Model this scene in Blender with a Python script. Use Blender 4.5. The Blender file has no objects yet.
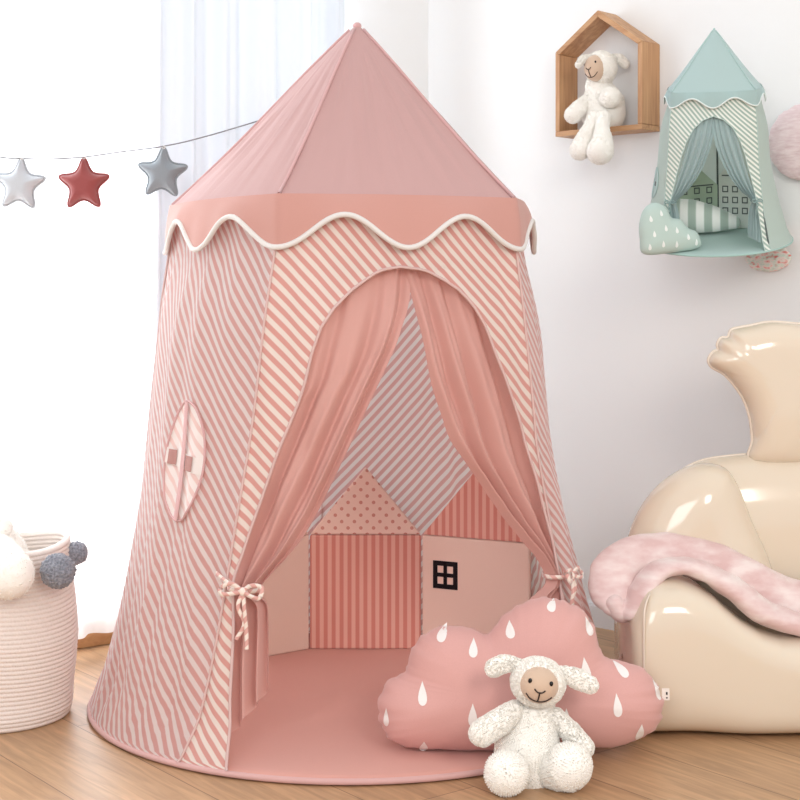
import bpy, bmesh, math, random
from math import sin, cos, pi, radians as R, sqrt, atan2, hypot
from mathutils.bvhtree import BVHTree
from mathutils import Vector as V, Matrix, noise, Euler

# ------------------------------------------------------------------ camera, sky, lights, exposure
sc = bpy.context.scene
COL = sc.collection
cam_d = bpy.data.cameras.new('camera'); cam = bpy.data.objects.new('camera', cam_d); COL.objects.link(cam)
cam.location = (0, 0, .85); cam.rotation_euler = (R(90), 0, 0)
cam_d.sensor_width = 36; cam_d.lens = 66.6; cam_d.shift_y = -110/800; cam_d.clip_start = .05
sc.camera = cam
wd = bpy.data.worlds.new('world'); sc.world = wd; wd.use_nodes = True
wd.node_tree.nodes['Background'].inputs[0].default_value = (.97, .98, 1.0, 1)
wd.node_tree.nodes['Background'].inputs[1].default_value = .92

def area(name, loc, target, sx, sy, power, col):
    d = bpy.data.lights.new(name, 'AREA'); d.shape = 'RECTANGLE'; d.size = sx; d.size_y = sy
    d.energy = power; d.color = col
    o = bpy.data.objects.new(name, d); COL.objects.link(o); o.location = loc
    o.rotation_euler = (V(target)-V(loc)).to_track_quat('-Z', 'Y').to_euler()
    return o
# daylight outside the curtained window, and the light of the room's other window / lamp behind the camera to the right
area('daylight_outside_window', (-1.45, 4.25, 1.25), (-.55, 2.95, .75), 2.3, 2.2, 175, (.87, .94, 1))
area('room_window_light', (1.1, -.5, 1.95), (.05, 3.1, .45), .8, .9, 34, (1, .93, .86))
area('wall_fill_light', (-.7, -.9, 1.7), (.75, 3.4, .6), 1.5, 1.5, 38, (.97, .98, 1))  # added fill behind the camera, brightens the right wall
vs = sc.view_settings
vs.view_transform = 'Standard'; vs.look = 'None'; vs.gamma = 1; vs.use_curve_mapping = False; vs.exposure = -.02

# ------------------------------------------------------------------ helpers
def at(px, py, Y):                       # the place at distance Y seen at that spot of the 800 px frame
    return V(((px-400)/1480*Y, Y, .85-(py-290)/1480*Y))
def lin(c):
    return tuple(((x/255)/12.92 if x/255 <= .04045 else ((x/255+.055)/1.055)**2.4) for x in c) + (1,)
def interp(x, xs, ys):
    if x <= xs[0]: return ys[0]
    for i in range(1, len(xs)):
        if x <= xs[i]:
            t = (x-xs[i-1])/(xs[i]-xs[i-1]); return ys[i-1]+(ys[i]-ys[i-1])*t
    return ys[-1]
def smooth(t): t = max(0, min(1, t)); return t*t*(3-2*t)

def link(name, bm, mats, parent=None, sm=True, local=None):
    me = bpy.data.meshes.new(name); bm.normal_update(); bm.to_mesh(me); bm.free()
    for m in (mats if isinstance(mats, (list, tuple)) else [mats]): me.materials.append(m)
    if sm:
        for p in me.polygons: p.use_smooth = True
    o = bpy.data.objects.new(name, me); COL.objects.link(o)
    if parent: o.parent = parent
    return o
def tag(o, label, cat, group=None):
    o['label'] = label; o['category'] = cat
    if group: o['group'] = group
    return o
def thing(name, label, cat, loc=(0, 0, 0), rot=(0, 0, 0), group=None):
    o = bpy.data.objects.new(name, None); COL.objects.link(o)
    o.location = loc; o.rotation_euler = rot; o.empty_display_size = .05
    return tag(o, label, cat, group)
def struct(name, bm, m, parent=None, sm=False):
    o = link(name, bm, m, parent, sm)
    if not parent: o['kind'] = 'structure'
    return o
def xform(bm, M, start=0):
    bm.verts.ensure_lookup_table()
    for v in bm.verts[start:]: v.co = M @ v.co

def grid(bm, rows, closed=False, uvs=None, mat=0):
    """rows: list of lists of points -> quads, optional uv per point"""
    vr = [[bm.verts.new(p) for p in r] for r in rows]
    lay = bm.loops.layers.uv.verify() if uvs else None
    n = len(rows[0])
    for i in range(len(rows)-1):
        for j in range(n if closed else n-1):
            k = (j+1) % n
            idx = [(i, j), (i, k), (i+1, k), (i+1, j)]
            try: f = bm.faces.new([vr[a][b] for a, b in idx])
            except ValueError: continue
            f.material_index = mat
            if uvs:
                for l, (a, b) in zip(f.loops, idx): l[lay].uv = uvs[a][b]
    return vr
def box(bm, c, s, rot=None, bev=0, mat=0):
    r = bmesh.ops.create_cube(bm, size=1)
    M = Matrix.Translation(c) @ (rot.to_4x4() if rot else Matrix()) @ Matrix.Diagonal((*s, 1))
    vs_ = r['verts']; bmesh.ops.transform(bm, matrix=M, verts=vs_)
    fs = set(f for v in vs_ for f in v.link_faces)
    for f in fs: f.material_index = mat
    if bev:
        es = list(set(e for v in vs_ for e in v.link_edges))
        bmesh.ops.bevel(bm, geom=es, offset=bev, segments=2, affect='EDGES', profile=.7)
def catmull(pts, n):
    P = [pts[0]*2-pts[1]] + list(pts) + [pts[-1]*2-pts[-2]]
    out = []
    m = len(pts)-1
    for k in range(n+1):
        u = k/n*m; i = min(int(u), m-1); t = u-i
        a, b, c, d = P[i], P[i+1], P[i+2], P[i+3]
        out.append(.5*((2*b)+(c-a)*t+(2*a-5*b+4*c-d)*t*t+(3*b-a-3*c+d)*t**3))
    return out
def tube(bm, pts, rad, seg=8, closed=False, mat=0, n=None, flat=None):
    pts = [V(p) for p in pts]
    rs = rad if isinstance(rad, (list, tuple)) else [rad]*len(pts)
    if n:
        m = len(pts)-1
        rs = [interp(k/n*m, list(range(m+1)), rs) for k in range(n+1)]
        pts = catmull(pts, n)
    N = len(pts); up = None; rows = []
    for i in range(N):
        if closed: t = pts[(i+1) % N]-pts[i-1]
        else: t = pts[min(i+1, N-1)]-pts[max(i-1, 0)]
        t.normalize()
        if up is None:
            up = V((0, 0, 1)) if abs(t.z) < .9 else V((0, 1, 0))
        up = (up-t*up.dot(t)); up.normalize(); s = t.cross(up)
        fx, fy = flat if flat else (1, 1)
        rows.append([pts[i]+rs[i]*(cos(2*pi*j/seg)*s*fx+sin(2*pi*j/seg)*up*fy) for j in range(seg)])
    if closed: rows.append(rows[0])
    vr = grid(bm, rows, True, mat=mat)
    if not closed:
        for r_ in (vr[0], vr[-1]):
            try: f = bm.faces.new(r_); f.material_index = mat
            except ValueError: pass
    else: bmesh.ops.remove_doubles(bm, verts=[v for r_ in (vr[0], vr[-1]) for v in r_], dist=1e-6)
def blob(bm, pts, radii, seg=28, along=22, flat=(1, 1), upv=None, mat=0):
    """soft stuffed limb: a tapering tube with round ends"""
    pts = [V(p) for p in pts]; m = len(pts)-1
    if m == 0: pts = [pts[0], pts[0]+V((0, 0, 1e-4))]; radii = [radii[0]]*2; m = 1
    sp = catmull(pts, along); rs = [interp(k/along*m, list(range(m+1)), radii) for k in range(along+1)]
    d0 = (sp[1]-sp[0]).normalized(); d1 = (sp[-1]-sp[-2]).normalized()
    P, Rr = [], []
    nc = 9
    for k in range(nc): a = pi/2*k/nc; P.append(sp[0]-d0*rs[0]*cos(a)); Rr.append(max(rs[0]*sin(a), 1e-5))
    P += sp; Rr += rs
    for k in range(1, nc+1): a = pi/2*(1-k/nc); P.append(sp[-1]+d1*rs[-1]*cos(a)); Rr.append(max(rs[-1]*sin(a), 1e-5))
    up = V(upv) if upv else (V((0, 0, 1)) if abs(d0.z) < .9 else V((0, 1, 0)))
    rows = []
    for i in range(len(P)):
        t = (P[min(i+1, len(P)-1)]-P[max(i-1, 0)]).normalized()
        up = up-t*up.dot(t); up.normalize(); s = t.cross(up)
        rows.append([P[i]+Rr[i]*(cos(2*pi*j/seg)*s*flat[0]+sin(2*pi*j/seg)*up*flat[1]) for j in range(seg)])
    vr = grid(bm, rows, True, mat=mat)
    bmesh.ops.remove_doubles(bm, verts=vr[0]+vr[-1], dist=1e-4)
def ellipsoid(bm, c, r, rot=None, seg=32, mat=0):
    q = bmesh.ops.create_uvsphere(bm, u_segments=seg, v_segments=seg//2, radius=1)
    M = Matrix.Translation(c) @ (rot.to_4x4() if rot else Matrix()) @ Matrix.Diagonal((*r, 1))
    bmesh.ops.transform(bm, matrix=M, verts=q['verts'])
    for v in q['verts']:
        for f in v.link_faces: f.material_index = mat
def fluff(bm, amp=.0012, sc_=90):
    bm.normal_update()
    for v in bm.verts:
        n = noise.noise(v.co*sc_)+.6*noise.noise(v.co*sc_*2.3)
        v.co += v.normal*n*amp

# ------------------------------------------------------------------ materials
def nt(name):
    m = bpy.data.materials.new(name); m.use_nodes = True
    t = m.node_tree; return m, t, t.nodes, t.links, t.nodes['Principled BSDF']
def mth(N, L, op, a, b=None):
    n = N.new('ShaderNodeMath'); n.operation = op
    for i, x in enumerate((a, b)):
        if x is None: continue
        if isinstance(x, (int, float)): n.inputs[i].default_value = x
        else: L.new(x, n.inputs[i])
    return n.outputs[0]
def mixc(N, L, f, a, b):
    n = N.new('ShaderNodeMix'); n.data_type = 'RGBA'
    if isinstance(f, (int, float)): n.inputs[0].default_value = f
    else: L.new(f, n.inputs[0])
    for i, x in ((6, a), (7, b)):
        if isinstance(x, tuple): n.inputs[i].default_value = x
        else: L.new(x, n.inputs[i])
    return n.outputs[2]
def cloth_out(t, N, L, B, colsock, transl, bump=None):
    out = N['Material Output']
    if transl:
        tr = N.new('ShaderNodeBsdfTranslucent')
        if isinstance(colsock, tuple): tr.inputs[0].default_value = colsock
        else: L.new(colsock, tr.inputs[0])
        mx = N.new('ShaderNodeMixShader'); mx.inputs[0].default_value = transl
        L.new(B.outputs[0], mx.inputs[1]); L.new(tr.outputs[0], mx.inputs[2]); L.new(mx.outputs[0], out.inputs[0])
def weave(N, L, B, scale=900, strength=.15):
    tc = N.new('ShaderNodeTexCoord'); nz = N.new('ShaderNodeTexNoise'); nz.inputs['Scale'].default_value = scale
    nz.inputs['Detail'].default_value = 2
    L.new(tc.outputs['Object'], nz.inputs[0]); b = N.new('ShaderNodeBump'); b.inputs['Strength'].default_value = strength
    b.inputs['Distance'].default_value = .001; L.new(nz.outputs[0], b.inputs['Height']); L.new(b.outputs[0], B.inputs['Normal'])
    return nz
def fabric(name, c, transl=.0, rough=.9, sheen=.15, scale=900, strength=.15, var=.05):
    m, t, N, L, B = nt(name)
    nz = weave(N, L, B, scale, strength)
    c1 = lin(c); c2 = tuple(x*(1-2*var) for x in c1[:3])+(1,)
    cs = mixc(N, L, nz.outputs[0], c1, c2)
    L.new(cs, B.inputs['Base Color']); B.inputs['Roughness'].default_value = rough
    B.inputs['Sheen Weight'].default_value = sheen; B.inputs['Specular IOR Level'].default_value = .2
    cloth_out(t, N, L, B, cs, transl); return m
def stripes(name, ca, cb, period, ang, duty=.5, transl=.25):
    m, t, N, L, B = nt(name); weave(N, L, B)
    uv = N.new('ShaderNodeUVMap'); sp = N.new('ShaderNodeSeparateXYZ'); L.new(uv.outputs[0], sp.inputs[0])
    a = mth(N, L, 'MULTIPLY', sp.outputs[0], cos(ang)/period); b = mth(N, L, 'MULTIPLY', sp.outputs[1], sin(ang)/period)
    s = mth(N, L, 'FRACT', mth(N, L, 'ADD', mth(N, L, 'ADD', a, b), 100.0))
    d = mth(N, L, 'ABSOLUTE', mth(N, L, 'SUBTRACT', s, .5))
    mr = N.new('ShaderNodeMapRange'); L.new(d, mr.inputs[0])
    mr.inputs[1].default_value = duty/2-.04; mr.inputs[2].default_value = duty/2+.04
    cs = mixc(N, L, mr.outputs[0], lin(ca), lin(cb))
    L.new(cs, B.inputs['Base Color']); B.inputs['Roughness'].default_value = .9; B.inputs['Specular IOR Level'].default_value = .15
    B.inputs['Sheen Weight'].default_value = .7; B.inputs['Sheen Roughness'].default_value = .45
    cloth_out(t, N, L, B, cs, transl); return m
def dots(name, ca, cb, period, rad_):
    m, t, N, L, B = nt(name); weave(N, L, B)
    uv = N.new('ShaderNodeUVMap'); mp = N.new('ShaderNodeMapping'); mp.inputs['Rotation'].default_value = (0, 0, R(45))
    mp.inputs['Scale'].default_value = (1/period,)*3; L.new(uv.outputs[0], mp.inputs[0])
    fr = N.new('ShaderNodeVectorMath'); fr.operation = 'FRACTION'; L.new(mp.outputs[0], fr.inputs[0])
    ds = N.new('ShaderNodeVectorMath'); ds.operation = 'DISTANCE'; L.new(fr.outputs[0], ds.inputs[0]); ds.inputs[1].default_value = (.5, .5, 0)
    f = mth(N, L, 'LESS_THAN', ds.outputs['Value'], rad_)
    cs = mixc(N, L, f, lin(ca), lin(cb)); L.new(cs, B.inputs['Base Color']); B.inputs['Roughness'].default_value = .9
    return m
def plain(name, c, rough=.6, spec=.4, **kw):
    m, t, N, L, B = nt(name); B.inputs['Base Color'].default_value = lin(c); B.inputs['Roughness'].default_value = rough
    B.inputs['Specular IOR Level'].default_value = spec
    for k, v in kw.items(): B.inputs[k].default_value = v
    return m
def wood(name, c1, c2, axis, scale=9, rough=.5):
    m, t, N, L, B = nt(name); tc = N.new('ShaderNodeTexCoord'); mp = N.new('ShaderNodeMapping')
    s = [scale*6]*3; s[axis] = scale*.35; mp.inputs['Scale'].default_value = s
    L.new(tc.outputs['Object'], mp.inputs[0]); nz = N.new('ShaderNodeTexNoise'); nz.inputs['Detail'].default_value = 6
    nz.inputs['Scale'].default_value = 1.6; nz.inputs['Distortion'].default_value = .6; L.new(mp.outputs[0], nz.inputs[0])
    rp = N.new('ShaderNodeValToRGB'); rp.color_ramp.elements[0].position = .35; rp.color_ramp.elements[1].position = .68
    rp.color_ramp.elements[0].color = lin(c1); rp.color_ramp.elements[1].color = lin(c2)
    L.new(nz.outputs[0], rp.inputs[0]); L.new(rp.outputs[0], B.inputs['Base Color']); B.inputs['Roughness'].default_value = rough
    return m
def mottled(name, cols, scale, stretch=(1, 1, 1), rough=.9, bump=.3, pos=None, sheen=.3):
    m, t, N, L, B = nt(name); tc = N.new('ShaderNodeTexCoord'); mp = N.new('ShaderNodeMapping'); mp.inputs['Scale'].default_value = stretch
    L.new(tc.outputs['Object'], mp.inputs[0]); nz = N.new('ShaderNodeTexNoise'); nz.inputs['Scale'].default_value = scale
    nz.inputs['Detail'].default_value = 4; L.new(mp.outputs[0], nz.inputs[0]); rp = N.new('ShaderNodeValToRGB'); e = rp.color_ramp.elements
    while len(e) < len(cols): e.new(.5)
    for i, c in enumerate(cols): e[i].position = pos[i] if pos else .32+.36*i/(len(cols)-1); e[i].color = lin(c)
    L.new(nz.outputs[0], rp.inputs[0]); L.new(rp.outputs[0], B.inputs['Base Color']); B.inputs['Roughness'].default_value = rough
    B.inputs['Sheen Weight'].default_value = sheen
    b = N.new('ShaderNodeBump'); b.inputs['Strength'].default_value = bump; b.inputs['Distance'].default_value = .003
    L.new(nz.outputs[0], b.inputs['Height']); L.new(b.outputs[0], B.inputs['Normal']); return m

def floor_mat():
    m, t, N, L, B = nt('oak_planks'); tc = N.new('ShaderNodeTexCoord'); mp = N.new('ShaderNodeMapping')
    mp.inputs['Rotation'].default_value = (0, 0, R(52)); mp.inputs['Location'].default_value = (.06, .05, 0); L.new(tc.outputs['Object'], mp.inputs[0])
    br = N.new('ShaderNodeTexBrick'); br.offset = .43
    for k, v in (('Scale', 1), ('Mortar Size', .0011), ('Mortar Smooth', .3), ('Brick Width', 1.3), ('Row Height', .19), ('Bias', 0)):
        br.inputs[k].default_value = v
    br.inputs['Color1'].default_value = lin((199, 160, 122)); br.inputs['Color2'].default_value = lin((188, 147, 109)); br.inputs['Mortar'].default_value = lin((120, 90, 66))
    L.new(mp.outputs[0], br.inputs[0])
    mp2 = N.new('ShaderNodeMapping'); mp2.inputs['Scale'].default_value = (2.2, 26, 1); L.new(mp.outputs[0], mp2.inputs[0])
    nz = N.new('ShaderNodeTexNoise'); nz.inputs['Scale'].default_value = 2; nz.inputs['Detail'].default_value = 7; nz.inputs['Distortion'].default_value = 1.2
    L.new(mp2.outputs[0], nz.inputs[0])
    mr = N.new('ShaderNodeMapRange'); L.new(nz.outputs[0], mr.inputs[0]); mr.inputs[1].default_value = .35; mr.inputs[2].default_value = .7
    mr.inputs[3].default_value = .74; mr.inputs[4].default_value = 1.08
    mu = N.new('ShaderNodeMix'); mu.data_type = 'RGBA'; mu.blend_type = 'MULTIPLY'; mu.inputs[0].default_value = 1
    L.new(br.outputs[0], mu.inputs[6]); L.new(mr.outputs[0], mu.inputs[7]); L.new(mu.outputs[2], B.inputs['Base Color'])
    B.inputs['Roughness'].default_value = .42; B.inputs['Specular IOR Level'].default_value = .45
    b = N.new('ShaderNodeBump'); b.inputs['Strength'].default_value = .12; b.inputs['Distance'].default_value = .002
    L.new(nz.outputs[0], b.inputs['Height']); L.new(b.outputs[0], B.inputs['Normal']); return m

PINK = (222, 168, 160); PINKD = (206, 132, 124); CREAM = (240, 226, 214)
M = {}
M['wall'] = fabric('wall_paint', (235, 235, 234), 0, .85, 0, 160, .04, .005)
M['white_paint'] = plain('white_paint', (236, 238, 240), .5)
M['floor'] = floor_mat()
M['oak'] = wood('oak_board', (176, 128, 88), (205, 160, 116), 2, 9)
M['oak_x'] = wood('oak_board_lying', (176, 128, 88), (205, 160, 116), 0, 9)
M['brown'] = wood('brown_sill_wood', (176, 128, 84), (196, 150, 104), 0, 6)
M['fleece'] = mottled('white_fleece', [(249, 245, 237), (252, 249, 243)], 300, rough=1, bump=.35)
M['face'] = fabric('beige_velour', (214, 186, 162), 0, 1, .4, 700, .2)
M['thread'] = plain('dark_brown_thread', (58, 42, 36), .6)
M['black'] = plain('glossy_black', (22, 20, 22), .25)
M['print_black'] = plain('black_print', (34, 30, 34), .8, .1)

# ------------------------------------------------------------------ room
bm = bmesh.new(); grid(bm, [[V((-3, -1, 0)), V((3, -1, 0))], [V((-3, 5, 0)), V((3, 5, 0))]]); bmesh.ops.reverse_faces(bm, faces=bm.faces) if bm.faces[:][0].normal.z < 0 else 0
struct('floor', bm, M['floor'])
W0, We, Wn = V((-.72, 3.555, 0)), V((.809, .588, 0)), V((.588, -.809, 0))      # window wall: origin, along, into the room
R0, Re, Rn = V((.52, 3.725, 0)), V((.7314, -.682, 0)), V((-.682, -.7314, 0)) # right wall
H = 2.5
def wallpt(o, e, n, t, off, z): return o+e*t+n*off+V((0, 0, z))
def wallbox(bm, o, e, n, t0, t1, z0, z1, d0, d1, mat=0):
    """box on a wall from along t0..t1, height z0..z1, reaching from d0 to d1 into the room"""
    c = [wallpt(o, e, n, t, d, z) for z in (z0, z1) for t, d in ((t0, d0), (t1, d0), (t1, d1), (t0, d1))]
    v = [bm.verts.new(p) for p in c]
    for f in ((0, 1, 2, 3), (7, 6, 5, 4), (0, 4, 5, 1), (1, 5, 6, 2), (2, 6, 7, 3), (3, 7, 4, 0)):
        bm.faces.new([v[i] for i in f]).material_index = mat
    bmesh.ops.recalc_face_normals(bm, faces=bm.faces)
TE = 1.009
bm = bmesh.new()
wallbox(bm, W0, We, Wn, .70, TE+.12, 0, H, -.12, 0)
wallbox(bm, W0, We, Wn, -1.35, .70, 2.2, H, -.12, 0)
wallbox(bm, W0, We, Wn, -2.2, -1.35, 0, H, -.12, 0)
wallbox(bm, W0, We, Wn, -1.35, .70, 0, .055, -.12, 0)
struct('wall_left', bm, M['wall'])
bm = bmesh.new(); wallbox(bm, R0, Re, Rn, -.72, 2.6, 0, H, -.12, 0); struct('wall_right', bm, M['wall'])
bm = bmesh.new()
wallbox(bm, R0, Re, Rn, -.585, 2.6, 0, .052, 0, .014)
wallbox(bm, R0, Re, Rn, -.585, 2.6, .052, .058, 0, .009); struct('baseboard_right', bm, M['white_paint'])
bm = bmesh.new(); wallbox(bm, W0, We, Wn, -2.0, TE-.02, 0.002, .062, 0, .02); struct('trim_1', bm, M['brown'])
# window
bm = bmesh.new()
for t0, t1 in ((-1.35, -1.28), (-.62, -.55), (.112, .172), (.64, .70)): wallbox(bm, W0, We, Wn, t0, t1, .055, 2.2, -.1, -.03)
for z0, z1 in ((.055, .15), (2.13, 2.2)): wallbox(bm, W0, We, Wn, -1.28, .64, z0, z1, -.1, -.03)
win = struct('window_1', bm, M['white_paint'])
gm, t_, N_, L_, B_ = nt('window_glass'); N_.remove(B_)
gl = N_.new('ShaderNodeBsdfTransparent'); gg = N_.new('ShaderNodeBsdfGlossy'); gg.inputs['Roughness'].default_value = .02
mx = N_.new('ShaderNodeMixShader'); mx.inputs[0].default_value = .06
L_.new(gl.outputs[0], mx.inputs[1]); L_.new(gg.outputs[0], mx.inputs[2]); L_.new(mx.outputs[0], N_['Material Output'].inputs[0])
for a, b in ((-1.28, -.62), (-.55, .112), (.172, .64)):
    bm = bmesh.new(); wallbox(bm, W0, We, Wn, a, b, .15, 2.13, -.07, -.062); link('window_pane', bm, gm, win, False)
# sheer curtains
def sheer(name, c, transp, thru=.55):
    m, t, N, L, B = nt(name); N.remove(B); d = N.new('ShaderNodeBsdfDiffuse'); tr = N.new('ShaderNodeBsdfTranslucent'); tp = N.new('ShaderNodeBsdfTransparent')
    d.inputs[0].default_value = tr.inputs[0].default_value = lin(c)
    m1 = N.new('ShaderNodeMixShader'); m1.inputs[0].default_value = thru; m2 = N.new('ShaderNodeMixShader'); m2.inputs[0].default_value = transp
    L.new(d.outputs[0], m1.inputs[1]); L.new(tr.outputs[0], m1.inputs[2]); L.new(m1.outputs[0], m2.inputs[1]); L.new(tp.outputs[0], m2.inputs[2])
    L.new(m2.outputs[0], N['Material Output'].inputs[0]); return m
def curtain(t0, t1, seed, label, mat):
    bm = bmesh.new(); rnd = random.Random(seed); rows = []
    n = int((t1-t0)*190)
    ph = [rnd.uniform(0, 6) for _ in range(4)]
    for i in range(25):
        z = .047+(2.38-.047)*i/24; r = []
        for j in range(n+1):
            t = t0+(t1-t0)*j/n; q = t*62+ph[0]+.9*sin(t*9+ph[1])+.25*sin(z*2+t*5)
            d = .085+.017*sin(q)+.007*sin(q*2.3+ph[2])+.006*sin(t*17+ph[3]+z)
            r.append(wallpt(W0, We, Wn, t+.004*cos(q), d, z+.004*sin(t*11)))
        rows.append(r)
    grid(bm, rows); return tag(link('sheer_curtain', bm, mat), label, 'curtain')
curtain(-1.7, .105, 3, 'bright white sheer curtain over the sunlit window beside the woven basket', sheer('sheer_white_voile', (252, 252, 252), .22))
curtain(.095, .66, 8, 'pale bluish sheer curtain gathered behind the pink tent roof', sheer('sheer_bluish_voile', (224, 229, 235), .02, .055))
bm = bmesh.new(); tube(bm, [wallpt(W0, We, Wn, t, .085, 2.385) for t in (-1.75, TE-.1)], .012, 12)
for t in (-1.6, -.5, .75): wallbox(bm, W0, We, Wn, t, t+.02, 2.375, 2.395, 0, .085)
tag(link('curtain_rod', bm, M['white_paint']), 'white curtain rod above the window', 'curtain rod')

# ------------------------------------------------------------------ play tent
ZS = [0, .08, .2465, .559, .829, .944, 1.023]
RL = [.54, .5048, .4755, .4357, .405, .39, .383]
RR = [.54, .495, .457, .409, .389, .384, .380]
def rad0(th, z):
    s = sin(R(th)); return interp(z, ZS, RL)*(.5-.5*s)+interp(z, ZS, RR)*(.5+.5*s)
class Tent:
    def __init__(s, seams_top, seams_bot, wr, seed): s.st, s.sb, s.wr, s.seed = seams_top, seams_bot, wr, seed
    def seam(s, i, z):
        n = len(s.st); w = max(0, min(1, z/1.0)); k = i % n
        return s.sb[k]+(s.st[k]-s.sb[k])*w**.8+360*(i//n)
    def poly(s, th, z, k):
        n = len(s.st)
        for i in range(-n, 2*n):
            a, b = s.seam(i, z), s.seam(i+1, z)
            if a <= th <= b:
                h = (b-a)/2; f = th-(a+b)/2
                return 1.02*((1-k)+k*cos(R(h))/cos(R(f)))
        return 1
    def r(s, th, z, off=0):
        k = .30*smooth((z-.05)/.5)+.32*smooth((z-.72)/.25)
        wr = 0
        if s.wr:
            e = .35+.65*smooth((.75-z)/.6); a = R(th)
            wr = s.wr*e*(noise.noise(V((a*7.5+2.2*z+s.seed, z*1.1, 3)))+.5*noise.noise(V((a*17-1.5*z, z*1.5+s.seed, 7)))) * min(1, z/.06)*min(1, max(0, (1.06-z)/.12))
        return rad0(th, z)*s.poly(th, z, k)+off+wr-.007*smooth((z-.8)/.15)
    def p(s, th, z, off=0):
        r = s.r(th, z, off); return V((r*sin(R(th)), -r*cos(R(th)), z))

def ribbon(bm, pts, w, n=24, mat=0):
    """flat tape along a path, with thickness and uv"""
    P = catmull([V(p) for p in pts], n); rows, uv = [], []; L_ = 0
    lay = bm.loops.layers.uv.verify()
    for i, p in enumerate(P):
        t = (P[min(i+1, n)]-P[max(i-1, 0)]).normalized(); s = V((0, 0, 1)) if abs(t.z) < .8 else V((1, 0, 0))
        s = (s-t*s.dot(t)).normalized(); k = t.cross(s)*.0009
        if i: L_ += (p-P[i-1]).length
        rows.append([p-s*w/2-k, p+s*w/2-k, p+s*w/2+k, p-s*w/2+k]); uv.append([(L_, 0), (L_, w), (L_, w), (L_, 0)])
    grid(bm, rows, True, uv, mat)

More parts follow.
